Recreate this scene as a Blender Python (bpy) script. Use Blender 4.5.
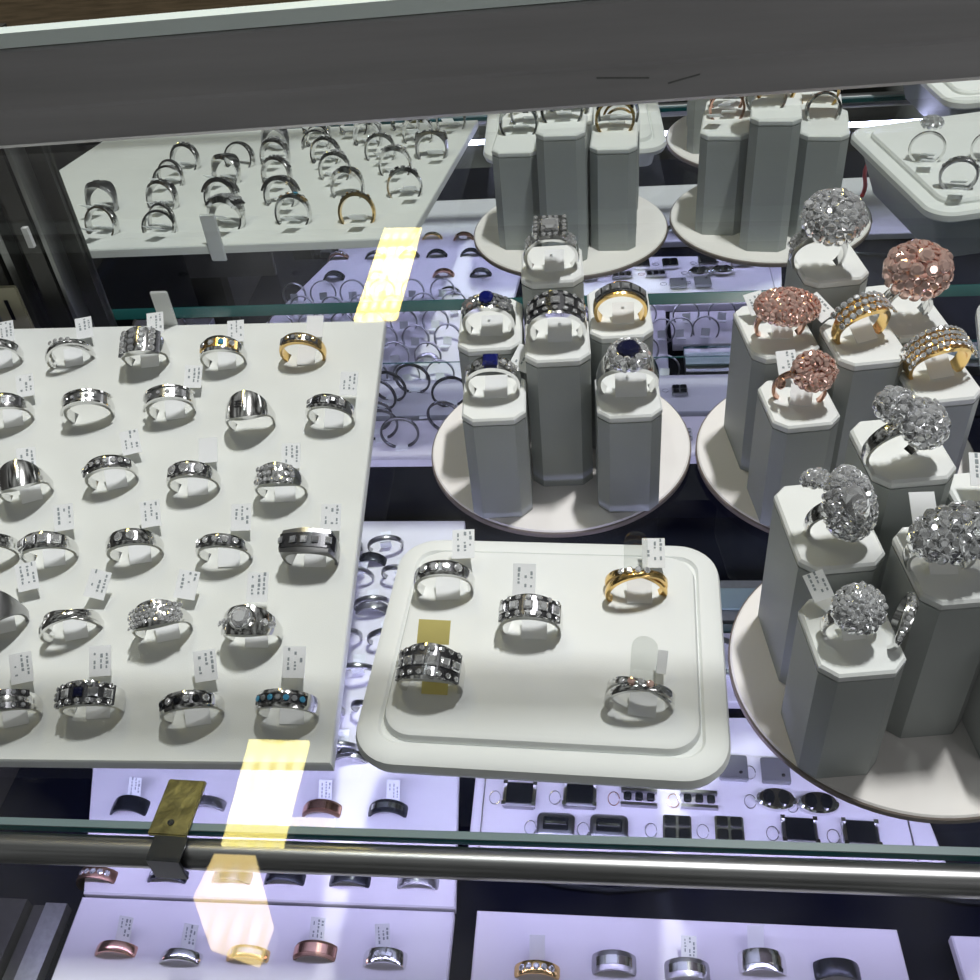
import bpy, bmesh, math, random
from mathutils import Vector, Matrix
random.seed(7)
PI = math.pi
C = bpy.context.scene.collection
for o in list(bpy.data.objects): bpy.data.objects.remove(o)
R = math.radians
H = 0.30; F = 1013.7; MY = 0.4739            # camera height over the glass shelf, focal length (px), mirror plane

# ------------------------------------------------------------------ camera
K = Matrix(((0.99345424, 0.00741623, -0.11398981),
            (0.08049507, 0.66258789, 0.74464611),
            (-0.08105074, 0.74894745, -0.65765378)))     # columns: right, up, forward
cd = bpy.data.cameras.new('camera'); cam = bpy.data.objects.new('camera', cd); C.objects.link(cam)
m = Matrix.Identity(4)
for i in range(3):
    m[i][0] = K[i][0]; m[i][1] = K[i][1]; m[i][2] = -K[i][2]
m[2][3] = H
cam.matrix_world = m
cd.sensor_width = 36; cd.lens = 36 * F / 980; cd.clip_start = 0.01; cd.clip_end = 60
bpy.context.scene.camera = cam

# ------------------------------------------------------------------ view, world, lights
sc = bpy.context.scene
sc.view_settings.view_transform = 'Standard'; sc.view_settings.look = 'None'
sc.view_settings.gamma = 1; sc.view_settings.use_curve_mapping = False
sc.view_settings.exposure = 0.0
w = bpy.data.worlds.new('shop'); sc.world = w; w.use_nodes = True
nt = w.node_tree; bg = nt.nodes['Background']
tc = nt.nodes.new('ShaderNodeTexCoord'); nz = nt.nodes.new('ShaderNodeTexNoise'); nz.inputs['Scale'].default_value = 4.5
nz.inputs['Detail'].default_value = 3
cr = nt.nodes.new('ShaderNodeValToRGB')
cr.color_ramp.elements[0].position = .47; cr.color_ramp.elements[0].color = (.055, .058, .052, 1)
cr.color_ramp.elements[1].position = .66; cr.color_ramp.elements[1].color = (3.2, 3.25, 3.2, 1)
nt.links.new(tc.outputs['Generated'], nz.inputs['Vector']); nt.links.new(nz.outputs['Fac'], cr.inputs['Fac'])
nt.links.new(cr.outputs['Color'], bg.inputs['Color']); bg.inputs['Strength'].default_value = 0.105

def area(name, loc, target, sx, sy, power, col, shape='RECTANGLE'):
    l = bpy.data.lights.new(name, 'AREA'); l.shape = shape; l.size = sx; l.size_y = sy
    l.energy = power; l.color = col
    o = bpy.data.objects.new(name, l); C.objects.link(o); o.location = loc
    z = (Vector(loc) - Vector(target)).normalized(); x = Vector((0, 1, 0)).cross(z).normalized(); y = z.cross(x)
    if name == 'rail_fill': y = Vector((0, 0, 1)); x = y.cross(z).normalized(); y = z.cross(x)
    o.rotation_euler = Matrix((x, y, z)).transposed().to_euler()
    return o
area('ceiling_lamp_right', (.66, 1.14, 3.6), (0, .28, 0), .12, .42, 124, (1, .99, .985))
area('ceiling_lamp_left', (-.62, 1.10, 3.6), (0, .28, 0), .12, .42, 11, (.92, 1, .97))
area('rail_fill', (1.0, -.5, .8), (.3, .26, .2), .5, .3, 1.9, (1, .96, 1))  # fill added to brighten the front of the steel top rail
area('step_pad_fill', (0, .432, -.008), (0, .452, -.06), .60, .006, .07, (.72, .68, 1))  # second fill, added under the shelf to lighten the step pads
area('lower_strip_lamp', (0, .19, -.012), (0, .34, -.10), .60, .006, .54, (.62, .59, 1))

# ------------------------------------------------------------------ materials
def mat(name, col, rough=.6, metal=0, spec=.5, bump=0, bscale=400, var=0, noise_scale=60, stretch=None, aniso=0):
    M_ = bpy.data.materials.new(name); M_.use_nodes = True; n = M_.node_tree; b = n.nodes['Principled BSDF']
    b.inputs['Base Color'].default_value = (*col, 1); b.inputs['Roughness'].default_value = rough
    b.inputs['Metallic'].default_value = metal; b.inputs['Specular IOR Level'].default_value = spec
    t = n.nodes.new('ShaderNodeTexCoord'); mp = n.nodes.new('ShaderNodeMapping'); n.links.new(t.outputs['Object'], mp.inputs['Vector'])
    if stretch: mp.inputs['Scale'].default_value = stretch
    if var:
        q = n.nodes.new('ShaderNodeTexNoise'); q.inputs['Scale'].default_value = noise_scale; q.inputs['Detail'].default_value = 6
        n.links.new(mp.outputs['Vector'], q.inputs['Vector'])
        r = n.nodes.new('ShaderNodeValToRGB')
        r.color_ramp.elements[0].position = .3; r.color_ramp.elements[1].position = .7
        r.color_ramp.elements[0].color = (*[c * (1 - var) for c in col], 1); r.color_ramp.elements[1].color = (*[min(1, c * (1 + var)) for c in col], 1)
        n.links.new(q.outputs['Fac'], r.inputs['Fac']); n.links.new(r.outputs['Color'], b.inputs['Base Color'])
    if bump:
        q = n.nodes.new('ShaderNodeTexNoise'); q.inputs['Scale'].default_value = bscale
        n.links.new(mp.outputs['Vector'], q.inputs['Vector'])
        u = n.nodes.new('ShaderNodeBump'); u.inputs['Strength'].default_value = bump; u.inputs['Distance'].default_value = .0005
        n.links.new(q.outputs['Fac'], u.inputs['Height']); n.links.new(u.outputs['Normal'], b.inputs['Normal'])
    return M_
def glass(name, tint, gloss):
    M_ = bpy.data.materials.new(name); M_.use_nodes = True; n = M_.node_tree; n.nodes.clear()
    o = n.nodes.new('ShaderNodeOutputMaterial'); mx = n.nodes.new('ShaderNodeMixShader')
    t = n.nodes.new('ShaderNodeBsdfTransparent'); t.inputs['Color'].default_value = (*tint, 1)
    g = n.nodes.new('ShaderNodeBsdfGlossy'); g.inputs['Roughness'].default_value = 0.0
    f = n.nodes.new('ShaderNodeLayerWeight'); pw = n.nodes.new('ShaderNodeMath'); pw.operation = 'POWER'; pw.inputs[1].default_value = 5
    ma = n.nodes.new('ShaderNodeMath'); ma.operation = 'MULTIPLY_ADD'; ma.inputs[1].default_value = .96; ma.inputs[2].default_value = .04
    mu = n.nodes.new('ShaderNodeMath'); mu.operation = 'MULTIPLY'; mu.inputs[1].default_value = gloss
    n.links.new(f.outputs['Facing'], pw.inputs[0]); n.links.new(pw.outputs[0], ma.inputs[0])
    n.links.new(ma.outputs[0], mu.inputs[0]); n.links.new(mu.outputs[0], mx.inputs[0])
    n.links.new(t.outputs[0], mx.inputs[1]); n.links.new(g.outputs[0], mx.inputs[2]); n.links.new(mx.outputs[0], o.inputs[0])
    return M_
def emit(name, col, s):
    M_ = bpy.data.materials.new(name); M_.use_nodes = True; n = M_.node_tree; n.nodes.clear()
    o = n.nodes.new('ShaderNodeOutputMaterial'); e = n.nodes.new('ShaderNodeEmission')
    t = n.nodes.new('ShaderNodeTexCoord'); wv = n.nodes.new('ShaderNodeTexWave'); wv.inputs['Scale'].default_value = 7
    wv.bands_direction = 'X'; n.links.new(t.outputs['Object'], wv.inputs['Vector'])
    wv2 = n.nodes.new('ShaderNodeTexWave'); wv2.inputs['Scale'].default_value = 2.5; wv2.bands_direction = 'Y'; n.links.new(t.outputs['Object'], wv2.inputs['Vector'])
    ad = n.nodes.new('ShaderNodeMath'); ad.operation = 'MULTIPLY'; n.links.new(wv.outputs['Fac'], ad.inputs[0]); n.links.new(wv2.outputs['Fac'], ad.inputs[1])
    r = n.nodes.new('ShaderNodeValToRGB'); r.color_ramp.elements[0].color = (*[c * x for c, x in zip(col, (.75, .68, .35))], 1); r.color_ramp.elements[1].color = (*col, 1)
    n.links.new(ad.outputs[0], r.inputs['Fac']); n.links.new(r.outputs[0], e.inputs['Color']); e.inputs['Strength'].default_value = s
    n.links.new(e.outputs[0], o.inputs[0]); return M_
m_suede = mat('cream_suede', (.68, .70, .68), .9, spec=.15, bump=.15, bscale=2500, var=.03, noise_scale=25)
m_pad = mat('white_leatherette', (.78, .80, .79), .55, spec=.3, bump=.08, bscale=1800, var=.02, noise_scale=30)
m_padshade = mat('shaded_leatherette', (.36, .385, .375), .5, spec=.35, bump=.08, bscale=1600, var=.03, noise_scale=40)  # the caps' leatherette with the pillar sides' shade put into its colour
m_disc = mat('white_disc', (.82, .79, .77), .6, spec=.3, var=.02, noise_scale=30)
m_discedge = mat('brown_disc_edge', (.16, .13, .11), .6)
m_low = mat('white_display_pad', (.80, .78, .84), .75, spec=.2, var=.03, noise_scale=25)
m_black = mat('black_velvet', (.003, .004, .011), .7, spec=.08, var=.3, noise_scale=20)
m_silver = mat('silver', (.78, .78, .77), .13, 1)
m_dsilver = mat('dark_silver', (.42, .42, .43), .28, 1)
m_gold = mat('yellow_gold', (.85, .58, .22), .17, 1)
m_rose = mat('rose_gold', (.80, .47, .36), .2, 1)
m_darkm = mat('oxidised_metal', (.13, .13, .14), .25, .9)
m_tung = mat('black_steel', (.045, .05, .06), .25, .7)
m_brown = mat('brown_steel', (.30, .18, .13), .3, .9)
def gem(name, col, metal=.75, rough=.04): return mat(name, col, rough, metal, spec=.9)
m_dia = gem('diamond', (.97, .98, 1.0), .74, .04); m_sap = gem('sapphire', (.01, .015, .16), .25); m_blue = gem('blue_topaz', (.1, .45, .75), .4)
m_dsap = gem('black_sapphire', (.008, .01, .045), .2); m_pink = gem('pink_diamond', (.88, .60, .52), .6); m_blk = gem('black_stone', (.01, .012, .016), .2, .12)
m_dark = gem('smoky_stone', (.42, .43, .45), .6)
m_tag = mat('white_tag', (.88, .90, .92), .7, spec=.2); m_ink = mat('grey_ink', (.30, .34, .36), .8)
m_ytag = mat('yellow_foil', (.75, .65, .22), .35, .4)
m_clear = glass('clear_plastic', (.93, .94, .93), 1.6)
m_steel = mat('brushed_steel', (.46, .455, .46), .40, .55, bump=.06, bscale=60, var=.10, noise_scale=14, stretch=(.8, 12, 12))
m_chrome = mat('polished_aluminium', (.42, .42, .43), .30, 1, var=.06, noise_scale=40, stretch=(.4, 20, 20))
m_frame = mat('dark_anodised_metal', (.07, .07, .065), .4, .6, var=.1, noise_scale=40, stretch=(10, 10, 1))
m_framel = mat('grey_anodised_metal', (.30, .31, .30), .35, .8, var=.1, noise_scale=40, stretch=(10, 10, 1))
m_panel = mat('dark_side_panel', (.045, .043, .04), .5, var=.3, noise_scale=12)
m_brass = mat('tarnished_brass', (.17, .155, .07), .35, .8, bump=.5, bscale=300, var=.5, noise_scale=160)
m_edge = mat('teal_glass_edge', (.012, .085, .085), .12, 0, spec=.8)
m_edgel = mat('pale_glass_edge', (.33, .46, .43), .3, 0, spec=.6)
m_wood = mat('tan_wood', (.46, .34, .20), .5, var=.3, noise_scale=30, stretch=(1, 14, 14))
m_red = mat('red_cord', (.6, .03, .04), .5)
m_beige = mat('beige_plate', (.42, .40, .28), .5, .2)
m_glass = glass('shelf_glass', (.965, .985, .975), .5)
m_top = glass('counter_glass', (.985, .99, .985), .8)
m_mirror = mat('mirror', (.80, .84, .82), .0, 1)

# ------------------------------------------------------------------ helpers
def ray(px, py): return K @ Vector(((px - 490) / F, (490 - py) / F, 1))
def U(px, py, z):
    d = ray(px, py); return Vector((0, 0, H)) + d * ((z - H) / d.z)
def UP(px, py, p0, n):
    d = ray(px, py); o = Vector((0, 0, H)); return o + d * ((p0 - o).dot(n) / d.dot(n))
def obj(name, bm, mt, parent=None, smooth=False):
    me = bpy.data.meshes.new(name)
    bmesh.ops.recalc_face_normals(bm, faces=bm.faces)
    bm.to_mesh(me); bm.free()
    for x in (mt if isinstance(mt, (list, tuple)) else [mt]): me.materials.append(x)
    if smooth:
        for p in me.polygons: p.use_smooth = True
        try: me.set_sharp_from_angle(angle=R(35))
        except Exception: pass
    o = bpy.data.objects.new(name, me); C.objects.link(o)
    if parent: o.parent = parent
    return o
def thing(name, label, cat, loc=(0, 0, 0), rot=None, group=None):
    o = bpy.data.objects.new(name, None); C.objects.link(o); o.empty_display_size = .005
    o.location = loc
    if rot is not None: o.rotation_euler = rot
    o['label'] = label; o['category'] = cat
    if group: o['group'] = group
    return o
def box(bm, x0, x1, y0, y1, z0, z1, M=None):
    vs = [bm.verts.new(v) for v in ((x0, y0, z0), (x1, y0, z0), (x1, y1, z0), (x0, y1, z0), (x0, y0, z1), (x1, y0, z1), (x1, y1, z1), (x0, y1, z1))]
    fs = [bm.faces.new([vs[i] for i in f]) for f in ((0, 3, 2, 1), (4, 5, 6, 7), (0, 1, 5, 4), (1, 2, 6, 5), (2, 3, 7, 6), (3, 0, 4, 7))]
    if M: bmesh.ops.transform(bm, matrix=M, verts=vs)
    return fs
def bevbox(bm, x0, x1, y0, y1, z0, z1, b=.0005):
    f = box(bm, x0, x1, y0, y1, z0, z1)
    bmesh.ops.bevel(bm, geom=list({e for q in f for e in q.edges}), offset=b, segments=2, affect='EDGES')
def loft(bm, rings, close0=True, close1=True, cyc=True):
    L = [[bm.verts.new(p) for p in r] for r in rings]
    n = len(L[0])
    for a, b in zip(L, L[1:]):
        for i in range(n if cyc else n - 1):
            bm.faces.new((a[i], a[(i + 1) % n], b[(i + 1) % n], b[i]))
    if close0: bm.faces.new(L[0][::-1])
    if close1: bm.faces.new(L[-1])
    return L
def rrect(w_, d_, r, z, seg=8):
    out = []
    for cx, cy, a0 in ((w_ / 2 - r, d_ / 2 - r, 0), (-w_ / 2 + r, d_ / 2 - r, 90), (-w_ / 2 + r, -d_ / 2 + r, 180), (w_ / 2 - r, -d_ / 2 + r, 270)):
        for i in range(seg + 1):
            a = R(a0 + 90 * i / seg); out.append((cx + r * math.cos(a), cy + r * math.sin(a), z))
    return out
def rr_loft(bm, w_, d_, r, layers, seg=8):
    loft(bm, [rrect(w_ - 2 * i, d_ - 2 * i, max(.0003, r - i), z, seg) for i, z in layers])
def octa(w_, d_, c, z):
    a, b = w_ / 2, d_ / 2
    return [(a - c, -b, z), (a, -b + c, z), (a, b - c, z), (a - c, b, z), (-a + c, b, z), (-a, b - c, z), (-a, -b + c, z), (-a + c, -b, z)]
def circle(r, z, n=96): return [(r * math.cos(2 * PI * i / n), r * math.sin(2 * PI * i / n), z) for i in range(n)]
def tube(bm, pts, r, n=10, cyc=False):
    rings = []
    N = len(pts)
    for i, p in enumerate(pts):
        p = Vector(p); t = (Vector(pts[(i + 1) % N if cyc else min(i + 1, N - 1)]) - Vector(pts[(i - 1) % N if cyc else max(i - 1, 0)])).normalized()
        a = t.cross(Vector((0, 0, 1)));
        if a.length < .1: a = t.cross(Vector((0, 1, 0)))
        a.normalize(); b = t.cross(a)
        rings.append([p + (a * math.cos(2 * PI * k / n) + b * math.sin(2 * PI * k / n)) * r for k in range(n)])
    if cyc: rings.append(rings[0]); loft(bm, rings, False, False); bmesh.ops.remove_doubles(bm, verts=bm.verts, dist=1e-7)
    else: loft(bm, rings)

# gems -------------------------------------------------------------------
def gem_geo(bm, pos, nrm, s, sy=None, n=8, square=False):
    sy = sy or s
    q = Vector(nrm).to_track_quat('Z', 'Y').to_matrix(); pos = Vector(pos)
    def rg(k, z, off=0):
        out = []
        for i in range(n):
            a = 2 * PI * (i + off) / n
            x, y = math.cos(a), math.sin(a)
            if square:
                mm = max(abs(x), abs(y)); x, y = x / mm * .9, y / mm * .9
            out.append(pos + q @ Vector((x * s * k, y * sy * k, z * s)))
        return out
    L = loft(bm, [rg(.55, .38), rg(.86, .22, .5), rg(1, .03), rg(.98, -.05)], True, False)
    a = bm.verts.new(pos + q @ Vector((0, 0, -.6 * s)))
    v = L[-1]
    for i in range(n): bm.faces.new((v[i], v[(i + 1) % n], a))
_g = {}
def gem_part(name, parent, pos, nrm, s, mt, sy=None, n=8, square=False):
    key = (round(s, 5), round(sy or s, 5), mt.name, n, square)
    if key not in _g:
        bm = bmesh.new(); gem_geo(bm, (0, 0, 0), (0, 0, 1), s, sy, n, square); o = obj(name, bm, mt, parent); _g[key] = o.data
    else:
        o = bpy.data.objects.new(name, _g[key]); C.objects.link(o); o.parent = parent
    o.location = pos; o.rotation_euler = Vector(nrm).to_track_quat('Z', 'Y').to_euler()
    return o

# ring parts --------------------------------------------------------------
RR = .0100; ZC = .0048
def band(parent, w0, w1, t=.0014, t1=None, mt=None, R_=RR, k=1.5, square=0, zc=ZC, dome=.0003, yoff=0, skew=0, name='band', n=56, a_cut=None):
    t1 = t if t1 is None else t1
    rings = []
    for i in range(n):
        a = 2 * PI * i / n
        c = max(0, math.cos(a)) ** k
        hw = (w0 + (w1 - w0) * c) / 2; th = t + (t1 - t) * c
        ro = R_
        if square and math.cos(a) > -.1:
            mm = max(abs(math.sin(a)), abs(math.cos(a))); ro = R_ * (1 + square * (1 / mm - 1))
        ro2 = ro + (th - t)
        ri = R_ - t
        yc = yoff + skew * math.sin(a)
        sx, cz = math.sin(a), math.cos(a)
        prof = [(-hw, ri), (-hw, ro2 - dome), (-hw * .6, ro2), (hw * .6, ro2), (hw, ro2 - dome), (hw, ri)]
        rings.append([(sx * r, yc + y, zc + cz * r) for y, r in prof])
    bm = bmesh.new()
    L = [[bm.verts.new(p) for p in r] for r in rings]
    for i in range(n):
        A, B = L[i], L[(i + 1) % n]
        for j in range(6): bm.faces.new((A[j], A[(j + 1) % 6], B[(j + 1) % 6], B[j]))
    return obj(name, bm, mt, parent, smooth=True)
def arc_strip(parent, name, mt, r, hw, a0, a1, zc=ZC, yoff=0, h=.0002, n=24, sqf=None):
    bm = bmesh.new(); rings = []
    for i in range(n + 1):
        a = R(a0 + (a1 - a0) * i / n); s, c = math.sin(a), math.cos(a)
        rr = r
        if sqf: rr = r * (1 + sqf * (1 / max(abs(s), abs(c)) - 1))
        rings.append([(s * q, yoff + y, zc + c * q) for y, q in ((-hw, rr - .0006), (-hw, rr + h), (hw, rr + h), (hw, rr - .0006))])
    loft(bm, rings)
    return obj(name, bm, mt, parent)
def price_tag(parent, dx, rot=0, back=.0085, z=.0045, sz=(.0074, .0100), mt=None, lean=60, ink=True, flap=True, fw=.0040, fy=.002):
    bm = bmesh.new()
    UL = Matrix.Rotation(R(-LEAN.get(parent.name, 0)), 4, 'X')
    M = UL @ Matrix.Translation((dx, back, z)) @ Matrix.Rotation(R(-lean), 4, 'X') @ Matrix.Rotation(R(rot), 4, 'Y')
    box(bm, -sz[0] / 2, sz[0] / 2, 0, .0002, 0, sz[1], M)
    if flap:
        box(bm, -fw + .001, fw + .001, 0, .0002, .0, .0085, UL @ Matrix.Translation((0, -.0050, .0006)) @ Matrix.Rotation(R(-58), 4, 'X'))
    t = obj('price_tag', bm, mt or m_tag, parent)
    if ink:
        bm = bmesh.new()
        for cx in (-.25, 0.05, .3):
            zz = .25
            while zz < .88:
                l = random.uniform(.05, .14)
                if random.random() < .75:
                    box(bm, (cx - .035) * sz[0], (cx + .035) * sz[0] + random.uniform(0, .0004), -.0001, .0001, zz * sz[1], (zz + l) * sz[1], M)
                zz += l + .05
        if not bm.faces: box(bm, -.001, .001, -.0001, .0001, .004, .005, M)
        obj('print', bm, m_ink, t)
    return t
def row_stones(root, n, a0, a1, s, r, mt, yoff=0, zc=ZC, square=False, sqf=None, name='stone', sy=None):
    for i in range(n):
        a = R(a0 + (a1 - a0) * (i + .5) / n); si, co = math.sin(a), math.cos(a)
        rr = r * (1 + sqf * (1 / max(abs(si), abs(co)) - 1)) if sqf else r
        mm = mt[i % len(mt)] if isinstance(mt, (list, tuple)) else mt
        gem_part(name, root, (si * rr, yoff, zc + co * rr), (si, 0, co), s, mm, sy, square=square)
def pave_arc(root, mt, r, hw, a0, a1, s, zc=ZC, yoff=0, name='pave_stones'):
    bm = bmesh.new(); L = math.radians(a1 - a0) * r; n = int(L / (s * 1.9)); mcount = max(1, int(2 * hw / (s * 1.9)))
    for i in range(n):
        for j in range(mcount):
            a = R(a0 + (a1 - a0) * (i + .5 * (j % 2) + .25) / n)
            y = -hw + (j + .5) * 2 * hw / mcount
            tw = random.uniform(-.25, .25)
            gem_geo(bm, (math.sin(a) * r, yoff + y, zc + math.cos(a) * r), (math.sin(a) + tw, random.uniform(-.25, .25), math.cos(a)), s, n=6)
    return obj(name, bm, mt, root)
def cluster(root, mtl, mg, cx, cy, cz, a, b, h, s, tilt=(0, 0, 0), center=None, cmat=None, petal=0, name='stone_head', csq=False, hollow=False, pear=0):
    s *= 1.35
    """a domed head set all over with small stones; a, b half-axes, h height"""
    M = Matrix.Translation((cx, cy, cz)) @ Matrix.Rotation(tilt[2], 4, 'Z') @ Matrix.Rotation(tilt[0], 4, 'X') @ Matrix.Rotation(tilt[1], 4, 'Y')
    def shp(x, y):
        if pear: x = x * (1 - pear * (y / b) * .5)
        return x, y
    bm = bmesh.new(); rings = []
    for i, (k, z) in enumerate(((.25, -h * .9), (.7, -h * .5), (.96, -h * .1), (1.0, h * .1), (.93, h * .35), (.78, h * .6), (.45, h * .8 if not hollow else h * .3))):
        rings.append([M @ Vector((*shp(a * k * math.cos(2 * PI * j / 28) * (1 + petal * math.cos(2 * PI * j / 28 * 8)), b * k * math.sin(2 * PI * j / 28)), z)) for j in range(28)])
    loft(bm, rings)
    hd = obj(name, bm, mtl, root, smooth=True)
    bm = bmesh.new()
    N3 = M.to_3x3()
    lim = 0 if center is None else center * 1.0
    i = 0; n = int(2.0 * a * b / (s * s) * .9)
    for i in range(n):
        u = (i + .5) / n; rad = math.sqrt(u); th = i * 2.39996
        x, y = a * rad * math.cos(th), b * rad * math.sin(th)
        if center and (x / (center)) ** 2 + (y / (center * b / a)) ** 2 < 1: continue
        x, y = shp(x, y)
        z = h * (.85 * math.sqrt(max(0, 1 - rad * rad)) + .08) if not hollow else h * (.3 + .6 * math.sin(rad * PI * .8))
        nn = Vector((x / a * rad, y / b * rad, .7)) + Vector((random.uniform(-.6, .6), random.uniform(-.6, .6), 0))
        gem_geo(bm, M @ Vector((x, y, z)), N3 @ nn, s * random.uniform(.85, 1.15), n=6)
    # stones round the side
    for j in range(int(2 * PI * max(a, b) / (s * 2))):
        th = 2 * PI * j / int(2 * PI * max(a, b) / (s * 2))
        x, y = shp(a * math.cos(th), b * math.sin(th))
        for zz in (-.25, .12):
            gem_geo(bm, M @ Vector((x * (1 + zz * .1), y * (1 + zz * .1), h * zz)), N3 @ Vector((math.cos(th), math.sin(th), .2 + zz)), s * .95, n=6)
    obj('pave_stones', bm, mg, hd)
    if center:
        gem_part('center_stone', hd, M @ Vector((0, 0, h * .9)), N3 @ Vector((0, 0, 1)), center, cmat or mg, center * b / a, n=10 if not csq else 8, square=csq)
    return hd

LEAN = {}
def ring_root(label, loc, n=Vector((0, 0, 1)), yaw=0, group=None, s=1, name='ring', cat='ring', lean=0):
    n = n.normalized()
    x = Vector((1, 0, 0)); y = n.cross(x).normalized(); x = y.cross(n).normalized()
    M = Matrix((x, y, n)).transposed() @ Matrix.Rotation(yaw, 3, 'Z') @ Matrix.Rotation(R(lean), 3, 'X')
    r = thing(name, label, cat, loc, M.to_euler(), group)
    r.scale = (s, s, s); LEAN[r.name] = lean
    return r

STY = {}
def style(f): STY[f.__name__] = f; return f
@style
def plain(r, mt, w=.005, w1=None, **k): band(r, w, w1 or w, mt=mt)
@style
def channel(r, mt, w=.0042, w1=.0058, n=5, g=None, dk=None, gs=.00125, sq=False, span=50, **k):
    band(r, w, w1, mt=mt, t=.0013, t1=.0020)
    arc_strip(r, 'channel', dk or m_darkm, RR + .0003, w1 * .27, -span, span, h=.0004)
    row_stones(r, n, -span * .93, span * .93, gs, RR + .0011, g or m_dia, square=sq)
@style
def edged(r, mt, w=.0052, w1=.0062, n=5, g=None, gs=.0009, **k):     # polished band with scattered stones between two raised rims
    band(r, w, w1, mt=mt, t=.0013, t1=.0018)
    for y in (-.0026, .0026): arc_strip(r, 'rim', mt, RR + .0007, .00045, -75, 75, yoff=y, h=.0005)
    arc_strip(r, 'channel', m_dsilver, RR + .0004, .0019, -62, 62, h=.0002)
    row_stones(r, n, -40, 40, gs, RR + .0009, g or m_dia)
@style
def signet(r, mt, w=.0035, w1=.0125, line=True, **k):
    band(r, w, w1, mt=mt, t=.0012, t1=.0030, k=2.2)
    if line:
        for y in (-.0012, 0, .0012): arc_strip(r, 'grooved_line', m_darkm, RR + .0019, .00018, -16, -2, yoff=y, h=.0003)
@style
def dome(r, mt, w=.0035, w1=.0115, g=None, hw=.004, span=38, gs=.0008, **k):
    band(r, w, w1, mt=mt, t=.0012, t1=.0030, k=2.0)
    pave_arc(r, g or m_dia, RR + .0017, hw, -span, span, gs)
@style
def tworow(r, mt, w=.005, w1=.0070, g=None, gs=.0008, **k):
    band(r, w, w1, mt=mt, t=.0013, t1=.0019)
    for y in (-.0021, .0021): arc_strip(r, 'channel', m_darkm, RR + .0004, .0010, -58, 58, yoff=y, h=.0003)
    for y in (-.0021, .0021): row_stones(r, 7, -54, 54, gs, RR + .0009, g or m_dia, yoff=y)
@style
def cushion(r, mt, w=.004, w1=.0105, g=None, **k):                    # wide dome with one large round stone in the middle
    band(r, w, w1, mt=mt, t=.0012, t1=.0026, k=1.6)
    bm = bmesh.new(); loft(bm, [[(c[0], c[1], ZC + RR + z) for c in circle(q, 0, 20)] for q, z in ((.0045, .0006), (.0045, .0024), (.0040, .0028))])
    b = obj('bezel', bm, mt, r, True)
    gem_part('center_stone', b, (0, 0, ZC + RR + .0031), (0, 0, 1), .0036, m_dia, n=10)
    for s_ in (-1, 1): row_stones(r, 2, s_ * 30, s_ * 62, .0012, RR + .0014, g or m_dia)
@style
def squaretop(r, mt, w=.007, w1=.0095, **k):
    band(r, w, w1, mt=mt, t=.0013, t1=.0016, square=.55)
    arc_strip(r, 'channel', m_darkm, RR + .0003, .0027, -62, 62, h=.0003, sqf=.55)
    row_stones(r, 5, -52, 52, .0014, RR + .0010, [m_dark, m_dark, m_dia, m_dark, m_dia], sqf=.55, square=True)
@style
def bypass(r, mt, w=.0024, g=None, **k):
    band(r, w, w, mt=mt, yoff=-.0011, skew=.0016); band(r, w, w, mt=mt, yoff=.0013, skew=-.0016, zc=.0016)
    if g: row_stones(r, 4, -35, 25, .0011, RR + .0005, g)
@style
def princess(r, mt, w=.0075, w1=.0100, n=6, g=None, two=True, **k):   # wide band with rows of square stones
    band(r, w, w1, mt=mt, t=.0014, t1=.0022)
    arc_strip(r, 'channel', m_darkm, RR + .0004, w1 * .40, -62, 62, h=.0004)
    row_stones(r, n, -60, 60, .0017, RR + .0012, g or m_dia, square=True)
    for y in (-w1 * .33, w1 * .33): row_stones(r, n + 2, -60, 60, .0009, RR + .0012, m_dia, yoff=y)
@style
def bigpave(r, mt, **k):
    band(r, .0045, .0130, mt=mt, t=.0013, t1=.0035, k=1.4)
    for y in (-.0045, -.0015, .0015, .0045): row_stones(r, 4, -42, 42, .0016, RR + .0026 - abs(y) * .1, [m_dia, m_dark, m_dia], yoff=y)
    arc_strip(r, 'channel', m_darkm, RR + .0013, .0056, -50, 50, h=.0004)

# ================================================================== THE CASE
case = thing('display_case', 'long glass jewellery display case with a steel frame and mirrored back', 'display case')
def part(name, mt, f, parent=case, smooth=False):
    bm = bmesh.new(); f(bm); return obj(name, bm, mt, parent, smooth)
part('counter_glass', m_top, lambda b: box(b, -.75, .75, -.35, .2578, .1965, .1995))
TILT = Matrix.Translation((-.03, .2585, .2)) @ Matrix.Rotation(R(-1.15), 4, 'Y') @ Matrix.Translation((.03, -.2585, -.2))
def tilt(b): bmesh.ops.transform(b, matrix=TILT, verts=b.verts)
def bar_f(b):
    prof = [(.2600, .2002), (.2585, .2015), (.2585, .2100), (.2592, .2108), (.2592, .2250), (.2600, .2258), (.2650, .2258), (.2650, .2002)]
    loft(b, [[(x, y, z) for y, z in prof] for x in (-.8, .8)]); tilt(b)
tr = part('top_rail', m_steel, bar_f)
for x, z, l, a in ((.005, .2075, .013, 4), (.02, .2062, .008, -12), (.13, .2225, .0012, 60)):
    part('scratch', m_framel, lambda b: (box(b, -l / 2, l / 2, -.00008, .00008, -.00018, .00018, Matrix.Translation((x, .2584 if z < .2101 else .2591, z)) @ Matrix.Rotation(R(a), 4, 'Y')), tilt(b)), tr)
part('top_glass_edge', mat('frosted_glass_edge', (.74, .84, .80), .4), lambda b: (box(b, -.8, .8, .2592, .265, .2262, .2298), tilt(b)))
wd = obj('back_counter', (lambda b: (bevbox(b, -2.2, 2.2, 1.0, 1.03, -.6, .22, .004), b)[1])(bmesh.new()), m_wood); wd['kind'] = 'structure'  # front of the wooden counter standing behind the case
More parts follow.
